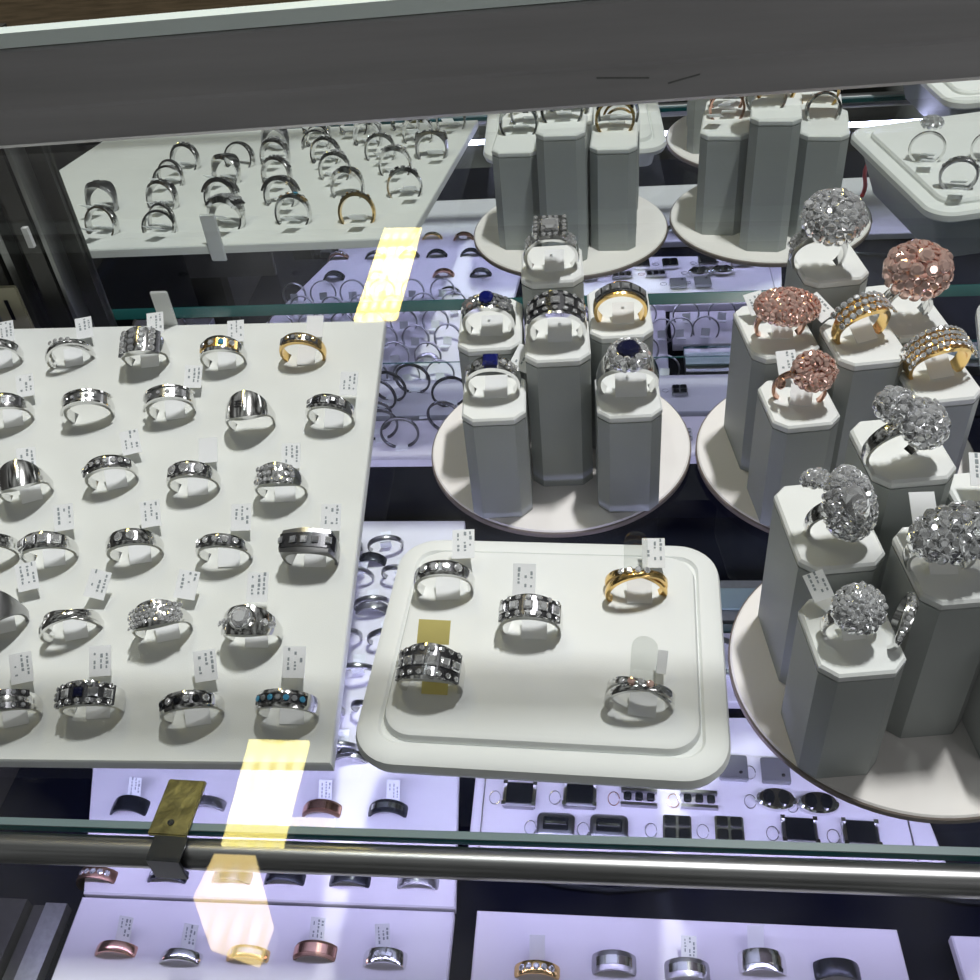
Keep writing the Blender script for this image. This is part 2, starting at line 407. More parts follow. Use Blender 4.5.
# mirrored doors at the back
part('mirrored_door', m_mirror, lambda b: box(b, -.277, .60, MY, MY + .004, -.099, .128))
def post_f(strips):
    def f(b):
        for x0, x1, y0, y1 in strips: box(b, x0, x1, y0, y1, -.0988, .17)
    return f
part('corner_post', m_frame, post_f([(-.345, -.335, .452, .478), (-.326, -.318, .458, .478), (-.300, -.290, .455, .478), (-.345, -.2775, .470, .480)]))
part('post_trim', m_framel, post_f([(-.334, -.327, .455, .470), (-.3165, -.312, .460, .470), (-.289, -.2865, .4565, .470)]))
sp = part('slotted_plate', m_beige, lambda b: bevbox(b, -.3240, -.3080, .4475, .4495, .018, .050, .0006))
part('slot', m_black, lambda b: box(b, -.3175, -.3155, .4470, .4474, .030, .042), sp)
part('post_clip', m_pad, lambda b: box(b, -.2935, -.2905, .4505, .453, .070, .081))
part('side_panel', m_panel, lambda b: box(b, -.434, -.430, .0, .48, -.10, .19))
# bottom of the case
part('case_floor', m_black, lambda b: box(b, -.60, .60, .02, MY - .0005, -.112, -.107))
part('floor_step', m_black, lambda b: box(b, -.34, .30, .4345, MY - .001, -.1065, -.0665))
part('lower_side_panel', m_panel, lambda b: box(b, -.290, -.284, .02, .285, -.1065, -.010))
def trim_f(b):
    box(b, -.262, -.2460, .03, .19, -.1065, -.098); 
part('floor_trim', m_frame, trim_f)
part('floor_trim', m_framel, lambda b: box(b, -.2385, -.2290, .03, .190, -.1065, -.1005))
part('floor_trim', m_frame, lambda b: box(b, -.2450, -.2395, .03, .190, -.1065, -.103))
lr = part('light_rail', m_framel, lambda b: box(b, .054, .30, .350, .378, -.1065, -.099))
part('glass_strip', m_edge, lambda b: box(b, .054, .30, .3445, .3492, -.1065, -.1005), lr)
part('lamp_diffuser', m_edgel, lambda b: box(b, .054, .30, .357, .371, -.0988, -.0975), lr)
part('power_cable', m_tung, lambda b: tube(b, [(-.12 + .02 * i, .213 + .006 * math.sin(i * .8), -.105) for i in range(18)], .0013))
# red cord behind right stand
rc = bmesh.new(); 
ra, rb = U(862, 196, .006), U(871, 146, .010)
tube(rc, [(ra.x + (rb.x - ra.x) * i / 9 + .001 * math.sin(i), 2 * MY - (ra.y + (rb.y - ra.y) * i / 9), .0062) for i in range(10)], .0013)
# front rail
def tubef(b):
    n = 20; rings = []
    for x in (-.8, .8): rings.append([(x, (.1630) + .0051 * math.cos(2 * PI * k / n), -.0046 + .0051 * math.sin(2 * PI * k / n)) for k in range(n)])
    loft(b, rings)
part('front_rail', m_chrome, tubef, smooth=True)

# glass shelf
sh = thing('glass_shelf', 'clear glass shelf with teal edges carrying the upper displays', 'shelf')
part('shelf_pane', m_glass, lambda b: box(b, -.34, .60, .1715, .4415, -.0001, 0), sh)
def edge_front(b): box(b, -.34, .60, .1686, .1713, -.0030, 0)
part('front_edge', [m_edge], edge_front, sh)
part('front_edge_bevel', mat('grey_teal_glass_edge', (.15, .21, .22), .3), lambda b: box(b, -.34, .60, .1686, .1713, .00005, .0006), sh)
def edge_back(b): loft(b, [[(x, .4417, -.0001), (x, .4425, -.0001), (x, .4482, -.0036), (x, .4478, -.0037)] for x in (-.34, .60)])
part('back_edge', m_edge, edge_back, sh)

# brass clip on the front edge
cl = thing('shelf_clip', 'tarnished brass clip clamped on the front edge of the glass shelf', 'clip', (-.1452, .1740, .001), (0, 0, R(-2)))
bm = bmesh.new(); bevbox(bm, -.0068, .0068, -.0085, .0125, 0, .0016, .0004); obj('brass_plate', bm, m_brass, cl)
bm = bmesh.new(); bevbox(bm, -.0040, .0076, -.0168, -.0086, .0004, .0015, .0002); bevbox(bm, -.0040, .0076, -.0176, -.0167, -.0100, .0015, .0002); obj('clamp_jaw', bm, m_tung, cl)
bm = bmesh.new(); loft(bm, [[(x, y - .004, z) for x, y, z in circle(.0011, zz, 16)] for zz in (.0016, .0020)]); obj('screw', bm, m_tung, cl)

# ceiling lights of the shop (seen only as yellow reflections in the counter glass)
m_lamp = emit('warm_louvre_light', (1, .88, .45), 26)
m_lamp2 = emit('yellow_louvre_light', (1, .93, .48), 22)
m_lamp3 = emit('peach_ceiling_light', (1, .82, .60), 16)
LA = [(-1.09, 3.74), (-.90, 3.74), (-.90, 4.60), (-1.09, 4.60)]
LB = [(-.975, 1.262), (-.815, 1.262), (-.815, 1.575), (-.985, 1.575)]
LC = [(-.925, 1.000), (-.800, .965), (-.790, 1.060), (-.880, 1.235), (-.985, 1.235), (-1.005, 1.120)]
for pts, lab, mm in ((LA, 'far warm ceiling light mirrored in the counter glass over the upper tray', m_lamp), (LB, 'near yellow louvred ceiling light mirrored in the counter glass beside the brass clip', m_lamp2), (LC, 'near peach ceiling light mirrored in the counter glass below the front rail', m_lamp3)):
    cx, cy = sum(p[0] for p in pts) / len(pts), sum(p[1] for p in pts) / len(pts)
    t = thing('ceiling_light', lab, 'ceiling light', (cx, cy, 2.4))
    bm = bmesh.new(); loft(bm, [[(x - cx, y - cy, z) for x, y in pts] for z in (0, .01)]); obj('louvre', bm, mm, t)
    bm = bmesh.new(); loft(bm, [[((x - cx) * 1.03, (y - cy) * 1.03, z) for x, y in pts] for z in (.0105, .06)]); obj('housing', bm, m_framel, t)

# ================================================================== BIG TRAY
TB = Vector((-.2275, .4305, .034)); TF = Vector((-.2150, .1900, .0060))
tn = Vector((0, .0283, .2405)).normalized() ; tn = Vector((0, -tn.y, tn.z))
def tray_xy(px, py): return UP(px, py, TB, tn)
cT = (TB + TF) / 2
tray = thing('ring_tray', 'large cream suede ring tray leaning up at the back, holding rows of rings', 'tray', (0, 0, 0))
bR, fR = tray_xy(385, 320), tray_xy(331, 764)
bL = Vector((-.400, bR.y + .002, 0)); fL = Vector((-.390, fR.y - .004, 0))
for v in (bL, fL): v.z = TB.z + (v.y - TB.y) * (-tn.y / tn.z)
bm = bmesh.new()
dn = tn * -.0052
top = [fL, fR, bR, bL]
loft(bm, [[v + dn for v in top], [v + tn * -.0008 for v in top], [v + (cT - v) * .004 for v in top]])
obj('board', bm, m_suede, tray)
bm = bmesh.new(); bevbox(bm, -.255, -.20, .405, .409, 0.0004, .0250, .0005); obj('easel_foot', bm, m_panel, tray)
bm = bmesh.new(); q = tray_xy(172, 318)
bevbox(bm, q.x - .0046, q.x + .0046, bR.y + .0005, bR.y + .0020, .024, .0535, .0006); obj('pull_tab', bm, m_pad, tray)

def put(root_fn, px, py, label, sty, mt, yaw=0, group=None, s=1, tag=None, plane=None, name='ring', lean=14, **kw):
    P = root_fn(px, py) if callable(root_fn) else U(px, py, root_fn)
    n = plane or Vector((0, 0, 1))
    r = ring_root(label, P, n, yaw, group, s, name, lean=lean)
    STY[sty](r, mt, **kw)
    if tag is not None: price_tag(r, **tag)
    return r
T = lambda dx=.002, rot=0, **k: dict(dx=dx, rot=rot, **k)
G1 = 'rings on the large tray'
tr_rings = [
 (2, 366, 'silver ring at the far left of the top tray row, cut by the picture edge', 'plain', m_silver, .25, T(.002), dict(w=.0045)),
 (72, 364, 'slim silver band with a bright polish, second from left in the top tray row', 'bypass', m_silver, .25, T(.006), dict(g=m_dia)),
 (148, 365, 'massive silver ring with a block of stones, middle of the top tray row', 'bigpave', m_silver, .15, T(.004, z=.008), {}),
 (225, 367, 'two-tone gold and silver ring with one blue stone, top tray row', 'channel', m_silver, .1, T(.004), dict(w1=.0075, dk=m_gold, g=[m_dark, m_dia, m_blue, m_dia], n=4, gs=.0014)),
 (304, 362, 'all yellow gold ring with grooved top in the right corner of the tray', 'channel', m_gold, 0, T(.003, ink=False), dict(g=[m_dark, m_gold], n=6, gs=.0010, w1=.0050)),
 (12, 424, 'wide silver band with one bright stone, left end of the second tray row', 'channel', m_silver, .25, T(.006), dict(w1=.0075, n=3)),
 (92, 420, 'broad silver ring with small stones and no visible tag, second tray row', 'edged', m_silver, .2, None, dict(g=[m_dark, m_dia])),
 (173, 416, 'broad silver ring with a tag at its right shoulder, second tray row', 'edged', m_silver, .2, T(.008, 10), dict(n=4)),
 (252, 429, 'wide domed silver ring with three fine lines, second tray row', 'signet', m_silver, .15, None, dict()),
 (332, 424, 'silver ring with black square stones beside the right edge of the tray', 'channel', m_silver, -.05, T(.005, z=.006), dict(g=[m_dia, m_blk], sq=True, gs=.0015)),
 (29, 498, 'plain wide satin silver signet ring at the left of the third tray row', 'signet', m_silver, .35, T(.0, 8), dict(line=False)),
 (114, 485, 'silver band fully set with round stones, third tray row', 'channel', m_silver, .3, T(.008), dict(n=8, gs=.0011, span=62)),
 (196, 491, 'silver ring with three large round stones, third tray row', 'channel', m_silver, .1, T(.004, ink=False), dict(n=3, gs=.0021, w1=.0065, span=45)),
 (283, 497, 'silver ring with a tapered cluster top at the right of the third tray row', 'dome', m_silver, .05, T(.002), dict(w1=.0090, gs=.0011)),
 (-4, 560, 'edge of a silver ring at the left picture edge, fourth tray row', 'plain', m_silver, .2, None, {}),
 (53, 561, 'silver ring notched into blocks across its top, fourth tray row', 'channel', m_silver, .2, T(.004), dict(n=4, sq=True, gs=.0020, w1=.0065)),
 (138, 558, 'silver ring with two sparkling stones beneath an upright tag, fourth tray row', 'channel', m_silver, .2, T(.005), dict(n=2, gs=.0017, w1=.0062, span=24)),
 (227, 561, 'narrow silver ring with a wavy stone row, fourth tray row', 'channel', m_silver, .05, T(.004), dict(n=5, w=.0034, w1=.0048)),
 (313, 561, 'square-topped dark silver ring near the right edge of the tray', 'squaretop', m_dsilver, .0, T(.005), {}),
 (2, 627, 'wide dark-topped silver signet ring cut by the left picture edge', 'signet', m_dsilver, .3, T(.010), dict(line=False)),
 (74, 633, 'slim silver double-rim band with a slanted tag, fifth tray row', 'bypass', m_silver, .25, T(.007, 24), dict(w=.0030)),
 (165, 634, 'tapered silver ring paved with small stones, fifth tray row', 'dome', m_silver, .25, T(.007, 20), dict(w1=.0095, gs=.0009, hw=.0035, span=50)),
 (255, 640, 'silver ring with one large round stone set in a dome, fifth tray row', 'cushion', m_silver, .0, T(.0, z=.008), {}),
 (14, 718, 'wide silver band under a folded tag, left end of the front tray row', 'tworow', m_silver, .25, T(.003), dict(g=m_dark)),
 (97, 710, 'broad silver ring with blue-black stones and a square tag, front tray row', 'princess', m_silver, .1, T(.000), dict(w=.0065, w1=.0080, n=5, g=[m_dark, m_dia, m_dsap])),
 (195, 717, 'slim silver ring with black and clear stones in the front tray row', 'channel', m_silver, .2, T(.004), dict(g=[m_blk, m_dia], n=6, w1=.0056)),
 (290, 715, 'silver band with dark teal stones at the right end of the front tray row', 'channel', m_silver, .0, T(.0, z=.006), dict(g=[m_blue, m_dark], n=7, gs=.0010, w=.0050, w1=.0056)),
 (-76, 366, 'silver ring at the left end of the tray back row, visible only in the mirror', 'channel', m_silver, .2, T(.002), {}),
 (-66, 424, 'plain silver ring in the second tray row, visible only in the mirror', 'signet', m_dsilver, .2, T(.002), {}),
 (-54, 498, 'silver ring in the third tray row, visible only in the mirror', 'bypass', m_silver, .2, T(.002), {}),
 (-92, 560, 'silver ring in the fourth tray row, visible only in the mirror', 'channel', m_silver, .2, T(.002), {}),
]
for px, py, lab, sty, mt_, yaw, tg, kw in tr_rings:
    put(tray_xy, px + 2, py - 4, lab, sty, mt_, yaw, G1, 1.12, tg, tn, **kw)

# ================================================================== SMALL PAD
pad = thing('display_pad', 'cream rounded ring pad with a raised centre, beside the large tray', 'display pad', (-.0215, .2352, 0.0005), (0, 0, R(-2.2)))
bm = bmesh.new(); rr_loft(bm, .125, .1065, .016, [(.0095, .001), (.0075, .009), (.0012, .0115), (0, .0145), (.0008, .0172), (.0030, .0186), (.0082, .0188), (.0092, .0176)]); obj('base', bm, m_pad, pad, True)
bm = bmesh.new(); rr_loft(bm, .1255 - .0196, .107 - .0196, .011, [(0, .0150), (0, .0185), (.0008, .0203), (.0025, .0210)]); obj('raised_panel', bm, m_pad, pad, True)
PZ = .0214
pads = [
 (446, 590, 'silver ring with a pinkish edge and round stones, back left of the small pad', 'channel', m_silver, .05, T(.006, z=.006), dict(n=4, gs=.0015, w=.0038, w1=.0052, span=44)),
 (434, 682, 'extra wide silver ring with rows of stones and a yellow tag on the small pad', 'princess', m_silver, -.05, T(-.001, mt=m_ytag, sz=(.010, .0075), ink=False, z=.0075), dict(w=.0075, w1=.0115, n=6)),
 (532, 628, 'broad silver ring with baguette stones in the middle of the small pad', 'princess', m_silver, -.03, T(-.003, lean=50, z=.006), dict(w=.0062, w1=.0080, n=5)),
 (636, 593, 'slim yellow gold ring with a twisted stone top, back right of the small pad', 'bypass', m_gold, 0, T(.006, z=.003), dict(g=m_dia)),
 (640, 703, 'silver twisted ring with coloured stones at the front right of the small pad', 'bypass', m_silver, -.15, T(.005, z=.004, sz=(.003, .007), ink=False), dict(g=[m_dia, m_pink])),
]
for px, py, lab, sty, mt_, yaw, tg, kw in pads:
    r = put(PZ, px, py, lab, sty, mt_, yaw, 'rings on the small pad', 1.14, tg, **kw)
    if 'slim yellow' in lab or 'twisted ring' in lab:
        bm = bmesh.new()
        prof = [(-.0038, 0), (.0038, 0), (.0038, .012)] + [(.0038 * math.cos(R(a)), .012 + .0038 * math.sin(R(a))) for a in range(20, 180, 20)] + [(-.0038, .012)]
        loft(bm, [[(x, y, z) for x, z in prof] for y in (0, .0003)])
        bmesh.ops.transform(bm, matrix=Matrix.Translation((0, .006, .001)) @ Matrix.Rotation(R(-32), 4, 'X'), verts=bm.verts)
        obj('clear_tab', bm, m_clear, r)

# ================================================================== STANDS
PIL = dict(FL=(-.0255, -.034, .0255, .031, .0570), FR=(.0285, -.0335, .0255, .031, .0550), C=(.0010, -.0140, .0262, .033, .0705),
           BL=(-.0275, .0085, .0270, .040, .0650), BR=(.0280, .0105, .0262, .040, .0665), BC=(0, .0290, .0265, .032, .0810))
S1 = (-.0213, .3674, R(3)); S2 = (.1003, .3594, R(8)); S3 = (.1037, .2385, R(7))
OFF = {'S2': dict(FL=(-.005, .004, 0), FR=(-.006, .004, .007), C=(-.0025, .002, 0), BL=(-.002, .001, 0), BR=(-.004, .002, 0), BC=(-.003, .003, 0)),
       'S3': dict(FL=(-.0085, .0075, 0), FR=(-.004, .004, 0), C=(-.003, .001, 0), BL=(-.003, .005, 0), BR=(-.003, 0, 0), BC=(-.004, 0, 0))}
def pil(sx, k):
    px, py, w_, d_, h = PIL[k]
    o = OFF['S2' if abs(sx - S2[0]) < 1e-4 else 'S3'][k] if sx > .05 else (0, 0, 0)
    return px + o[0], py + o[1], w_, d_, h + o[2]
def stand(label, x, y, rot, which='FL FR C BL BR BC'):
    s = thing('ring_stand', label, 'ring stand', (x, y, .0006), (0, 0, rot), 'round ring stands')
    bm = bmesh.new(); loft(bm, [circle(.0588, 0), circle(.0600, .0008), circle(.0600, .0028), circle(.0594, .0032)]); 
    loft(bm, [circle(.0593, .0033), circle(.0588, .0038)])
    b = obj('base', bm, [m_discedge, m_disc], s, False)
    for p in b.data.polygons:
        if p.center.z > .00315: p.material_index = 1
    for k in which.split():
        px, py, w_, d_, h = pil(x, k)
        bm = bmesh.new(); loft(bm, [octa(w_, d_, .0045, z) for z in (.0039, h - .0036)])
        p = obj('pillar', bm, m_padshade, s); p.location = (px, py, 0)
        bm = bmesh.new()
        loft(bm, [octa(w_ - .0010, d_ - .0010, .0042, h - .0035), octa(w_ - .0010, d_ - .0010, .0042, h - .0027), octa(w_ + .0002, d_ + .0002, .0046, h - .0026), octa(w_ + .0002, d_ + .0002, .0046, h - .0008), octa(w_ - .0014, d_ - .0014, .0040, h)])
        c = obj('cap', bm, m_pad, p)
    return s
stand('round white stand of six pillars carrying blue stone rings, in the middle', *S1)
stand('round white stand of six pillars carrying rose and yellow gold rings at the right', *S2)
stand('round white stand of six pillars carrying large white rings, nearest at the right', *S3)
def on(S, k, dx=0, dy=0):
    px, py, w_, d_, h = pil(S[0], k); c, s = math.cos(S[2]), math.sin(S[2])
    x, y = px + dx, py + dy
    return Vector((S[0] + c * x - s * y, S[1] + s * x + c * y, h + .0010))
def sring(S, k, label, yaw=0, dx=0, dy=0, s=1, group='rings on the pillar stands', lean=12):
    return ring_root(label, on(S, k, dx, dy), Vector((0, 0, 1)), S[2] * .3 + yaw, group, s * 1.14, lean=lean)
Z0 = RR + ZC
g1 = 'rings on the middle stand'; g2 = 'rings on the rose gold stand'; g3 = 'rings on the front right stand'
# stand 1
r = sring(S1, 'BC', 'silver ring with a square halo head on the tallest middle pillar', dy=-.003, group=g1, s=1.05)
band(r, .0035, .0060, mt=m_silver); pave_arc(r, m_dia, RR + .0004, .0028, -60, 60, .0008)
bm = bmesh.new(); rr_loft(bm, .0125, .0115, .003, [(.002, Z0 + .0002), (0, Z0 + .0018), (.0004, Z0 + .0032), (.0020, Z0 + .0032), (.0026, Z0 + .0024)]); hd = obj('halo', bm, m_silver, r)
gem_part('center_stone', hd, (0, 0, Z0 + .0036), (0, 0, 1), .0034, m_dia, square=True)
for i in range(16):
    a = 2 * PI * i / 16; mm = max(abs(math.cos(a)), abs(math.sin(a)))
    gem_part('halo_stone', hd, (math.cos(a) / mm * .0050, math.sin(a) / mm * .0046, Z0 + .0034), (0, 0, 1), .0008, m_dia)
price_tag(r, 0, 0, back=.0, sz=(.001, .001), ink=False, fw=.0035)
r = sring(S1, 'BL', 'silver ring with an oval blue stone on the left back pillar of the middle stand', dy=-.006, group=g1)
band(r, .0045, .0078, mt=m_silver, t1=.0022); pave_arc(r, m_dark, RR + .0012, .0030, -55, 55, .0010)
gem_part('center_stone', r, (0, 0, Z0 + .0018), (0, 0, 1), .0028, m_sap, .0034); gem_part('side_stone', r, (-.0062, -.001, Z0 - .001), (-.5, 0, 1), .0016, m_pink); gem_part('side_stone', r, (.0062, -.001, Z0 - .001), (.5, 0, 1), .0016, m_dia)
price_tag(r, 0, back=0, sz=(.001, .001), ink=False)
r = sring(S1, 'BR', 'yellow gold ring with a row of smoky square stones on the right back pillar', dy=-.006, group=g1)
band(r, .0048, .0066, mt=m_gold, t1=.0018); arc_strip(r, 'channel', m_darkm, RR + .0005, .0022, -60, 60); row_stones(r, 6, -58, 58, .0016, RR + .0010, m_dark, square=True)
price_tag(r, 0.001, back=0, sz=(.001, .001), ink=False)
r = sring(S1, 'C', 'very wide silver ring with bars of stones on the centre pillar of the middle stand', dy=.001, group=g1, s=1.08)
STY['princess'](r, m_silver, w=.0065, w1=.0105, n=5); price_tag(r, .001, back=0, sz=(.001, .001), ink=False)
r = sring(S1, 'FL', 'silver ring with a square blue stone on the low left pillar of the middle stand', dy=.003, group=g1)
band(r, .0040, .0062, mt=m_silver, t1=.0020); row_stones(r, 2, -58, -18, .0013, RR + .0010, m_dark); row_stones(r, 3, 16, 62, .0013, RR + .0010, m_dia); gem_part('center_stone', r, (0, 0, Z0 + .0012), (0, 0, 1), .0030, m_sap, square=True)
price_tag(r, .008, 25, z=.003)
r = sring(S1, 'FR', 'silver ring with a large round dark blue stone on the low right pillar', dy=.002, group=g1, s=1.1)
band(r, .0045, .0100, mt=m_silver, t1=.0022); hd = cluster(r, m_silver, m_dia, 0, 0, Z0 + .001, .0062, .0060, .0030, .0010, center=.0038, cmat=m_dsap)
price_tag(r, 0, back=0, sz=(.001, .001), ink=False, fw=.005)
# stand 2
r = sring(S2, 'BL', 'rose gold ring with a wide marquise pink cluster on the back left pillar', dy=-.004, group=g2, s=.9)
band(r, .0030, .0045, mt=m_rose); cluster(r, m_rose, m_pink, .001, -.002, Z0 + .001, .0125, .0075, .0032, .0010, (R(25), R(8), 0)); price_tag(r, -.006, -15, z=.004)
r = sring(S2, 'BC', 'large white cluster cocktail ring on the tallest pillar of the rose gold stand', dy=-.002, dx=-.006, group=g2)
band(r, .0040, .0070, mt=m_silver, t1=.003); pave_arc(r, m_dia, RR + .0008, .0030, -75, 40, .0010)
cluster(r, m_silver, m_dia, .003, 0, Z0 + .006, .0105, .0100, .0058, .0014, (R(20), 0, 0))
r = sring(S2, 'BR', 'huge rose gold flower cocktail ring standing on a thin white openwork shank', dx=-.001, dy=-.003, group=g2, s=.84)
band(r, .0024, .0030, mt=m_silver); band(r, .0014, .0014, mt=m_silver, skew=.003, name='openwork_wire'); band(r, .0014, .0014, mt=m_silver, skew=-.003, name='openwork_wire')
hd = cluster(r, m_rose, m_pink, 0, -.001, Z0 + .009, .0130, .0120, .0090, .0016, (R(22), 0, 0), petal=.06)
for i in range(9):
    a = 2 * PI * i / 9
    gem_part('petal_stone', hd, (math.cos(a) * .0085, -.003 + math.sin(a) * .0075, Z0 + .0155 - .002 * math.sin(a)), (math.cos(a) * .6, math.sin(a) * .6 - .4, 1), .0030, m_pink, n=7)
gem_part('petal_stone', hd, (0, -.004, Z0 + .0195), (0, -.4, 1), .0034, m_pink)
r = sring(S2, 'C', 'yellow gold ring with a broad white stone top, centre pillar of the rose gold stand', dy=.002, dx=-.002, group=g2, yaw=.35)
band(r, .0040, .0085, mt=m_gold, t1=.0020); pave_arc(r, m_dia, RR + .0014, .0044, -66, 66, .0012); price_tag(r, -.006, -20, z=.004)
r = sring(S2, 'FL', 'rose gold ring with a tilted hollow oval head on the low left pillar', dy=.001, dx=.000, group=g2, yaw=-.2, s=.9)
band(r, .0022, .0028, mt=m_rose); cluster(r, m_rose, m_pink, .004, 0, Z0 + .0005, .0080, .0072, .0036, .0010, (R(38), R(18), 0), hollow=True); price_tag(r, -.004, -12, z=.005)
gem_part('side_stone', r, (-.007, -.003, Z0 - .004), (-.8, -.5, .6), .0024, m_rose)
r = sring(S2, 'FR', 'wide yellow gold ring paved with white stones on the low right pillar', dy=.003, dx=-.001, group=g2, yaw=.2, s=1.05)
band(r, .0050, .0100, mt=m_gold, t1=.0018); pave_arc(r, m_dia, RR + .0011, .0046, -80, 80, .0010); price_tag(r, .0, back=0, sz=(.001, .001), ink=False)
# stand 3
r = sring(S3, 'BC', 'white bypass cocktail ring with two heads on the tall rear pillar at the right', dy=-.004, dx=-.006, group=g3, s=.9, yaw=.3)
band(r, .0035, .0050, mt=m_silver); cluster(r, m_silver, m_dia, .006, -.002, Z0 + .001, .0085, .0075, .0045, .0012, (R(30), R(18), 0)); cluster(r, m_silver, m_dia, -.003, .003, Z0 + .007, .0060, .0050, .0035, .0012, (R(30), 0, 0))
r = sring(S3, 'BL', 'large white pear shaped halo ring standing on the left pillar at the right', dy=-.004, dx=.000, group=g3, s=.84, yaw=.1)
band(r, .0040, .0060, mt=m_silver); cluster(r, m_silver, m_dia, .0015, -.002, Z0 + .003, .0092, .0120, .0040, .0010, (R(42), R(10), R(8)), center=.0050, pear=.3)
cluster(r, m_silver, m_dia, -.0075, .007, Z0 + .006, .0045, .0030, .0020, .0010, (R(20), 0, 0), name='side_petal')
r = sring(S3, 'C', 'white cluster ring throwing blue sparkle on the centre pillar at the right', dy=-.001, dx=-.005, group=g3, s=.9)
band(r, .0045, .0070, mt=m_silver); cluster(r, m_silver, m_dia, .002, 0, Z0 + .0012, .0130, .0078, .0048, .0014, (R(30), R(-8), R(12)))
price_tag(r, -.002, 0, z=.008, ink=False)
r = sring(S3, 'FL', 'round domed white ring on the lowest front pillar at the right', dy=.001, dx=-.001, group=g3, s=.78, yaw=.1)
band(r, .0035, .0060, mt=m_silver); cluster(r, m_silver, m_dia, 0, -.001, Z0 + .0012, .0085, .0080, .0060, .0010, (R(35), 0, 0)); price_tag(r, -.006, -14, z=.007)
r = sring(S3, 'FL', 'curved white stone wing ring leaning beside the domed ring on the front pillar', dy=-.001, dx=.0125, group=g3, yaw=1.2, s=.8)
band(r, .0022, .0038, mt=m_silver); pave_arc(r, m_dia, RR + .0004, .0015, -75, 75, .0009)
r = sring(S3, 'BR', 'white stone ring with a tag at the right picture edge', dy=-.006, dx=.002, group=g3)
band(r, .0035, .0060, mt=m_silver); cluster(r, m_silver, m_dia, 0, 0, Z0 + .002, .0095, .0080, .0040, .0012, (R(30), 0, 0)); price_tag(r, -.008, 5, z=.006)

# ================================================================== BOXES AT THE RIGHT
def rbox(label, x, y, rot, w_=.105, d_=.122):
    b_ = thing('ring_box', label, 'ring box', (x, y, .0006), (0, 0, rot), 'tall cream ring boxes')
    bm = bmesh.new(); rr_loft(bm, w_ - .006, d_ - .006, .012, [(.014, 0), (.013, .004), (.003, .030)]); obj('base', bm, m_padshade, b_, True)
    bm = bmesh.new(); rr_loft(bm, w_, d_, .014, [(.002, .0302), (0, .0318), (0, .0350), (.0012, .0366), (.008, .0368), (.0088, .0360)]); obj('lid_rim', bm, m_pad, b_, True)
    bm = bmesh.new(); rr_loft(bm, w_ - .019, d_ - .019, .010, [(0, .034), (0, .0376), (.001, .0390)]); obj('raised_panel', bm, m_pad, b_, True)
    return b_
rbox('tall cream ring box at the right picture edge beside the stands', .2120, .3640, R(-12))
rbox('second cream ring box to the right, seen in the mirror above the first', .262, .215, R(-8))
for x, y, lab, hd in ((.190, .408, 'large silver ring on the right ring box, reflected in the mirror', 0), (.182, .372, 'thin silver ring with a stone flower on the right ring box, reflected in the mirror', 1), (.215, .375, 'silver ring set with stones deeper on the right ring box', 1)):
    r = ring_root(lab, Vector((x, y, .0402)), Vector((0, 0, 1)), .2, 'rings on the right box', 1.0)
    band(r, .0035 if not hd else .0012, .0055 if not hd else .0016, mt=m_silver if hd else m_dsilver, zc=.007); price_tag(r, 0, z=.003)
    if hd: cluster(r, m_silver, m_dia, 0, 0, Z0 + .007, .0055, .0055, .003, .0012)
    else: row_stones(r, 6, -70, 70, .0013, RR + .0002, m_dark, zc=.007)
rc_o = obj('power_cord', rc, m_red); rc_o['label'] = 'thin red cord lying beside the ring box behind the stand'; rc_o['category'] = 'cord'
# white cards lying near mirror, right of stand 1
# ================================================================== LOWER LEVEL
LZ = -.100
def low_tray(name, label, pts, z, th=.005, group='white trays on the case floor', cat='tray'):
    t = thing(name, label, cat, (0, 0, 0), None, group)
    bm = bmesh.new(); c = sum(pts, Vector()) / 4
    loft(bm, [[Vector((v.x, v.y, z - th)) for v in pts], [Vector((v.x, v.y, z - .0007)) for v in pts], [Vector((v.x, v.y, z)) + (Vector((c.x, c.y, z)) - Vector((v.x, v.y, z))).normalized() * .0008 for v in pts]])
    obj('board', bm, m_low, t)
    return t
V = lambda x, y: Vector((x, y, 0))
low_tray('ring_tray', 'white lower tray of dark and brown bands under the large tray and the front rail', [V(-.2235, .1945), V(-.0628, .1945), V(-.0820, .4265), V(-.2990, .4265)], LZ)
low_tray('ring_tray', 'white lower tray in the bottom left corner with rose gold and silver bands', [V(-.2225, .100), V(-.0628, .100), V(-.0632, .1935), V(-.2240, .1935)], LZ - .001)
low_tray('ring_tray', 'white tray of slim rings left of the lower ring tray, seen in the mirror', [V(-.365, .29), V(-.302, .29), V(-.302, .4265), V(-.365, .4265)], LZ)
a = [U(476, 849, LZ), U(944, 851, LZ), U(850, 712, LZ), U(477, 712, LZ)]
cuft = low_tray('cufflink_tray', 'white tray of cufflinks under the small pad and the right stand', [V(-.0600, .2130), V(.1365, .2215), V(.128, .292), V(-.0600, .290)], LZ)
bm = bmesh.new(); box(bm, .1250, .1256, .222, .290, LZ + .0001, LZ + .0004); box(bm, -.0555, -.0551, .214, .289, LZ + .0001, LZ + .0004); obj('piping', bm, m_dsilver, cuft)
a = [U(477, 910, LZ), U(897, 929, LZ)]
low_tray('ring_tray', 'white lower tray at the bottom middle with silver and gold bands', [V(a[0].x, .09), V(a[1].x + .003, .09), V(a[1].x, a[1].y), V(a[0].x, a[0].y)], LZ)
a0 = U(951, 935, LZ)
low_tray('ring_tray', 'corner of a white tray at the bottom right of the picture', [V(a0.x + .004, .09), V(a0.x + .12, .09), V(a0.x + .12, a0.y + .001), V(a0.x, a0.y)], LZ)
low_tray('ring_tray', 'white tray of slim rings hidden under the small pad, seen in the mirror', [V(-.0600, .297), V(.0440, .297), V(.0420, .4020), V(-.0600, .4020)], LZ)
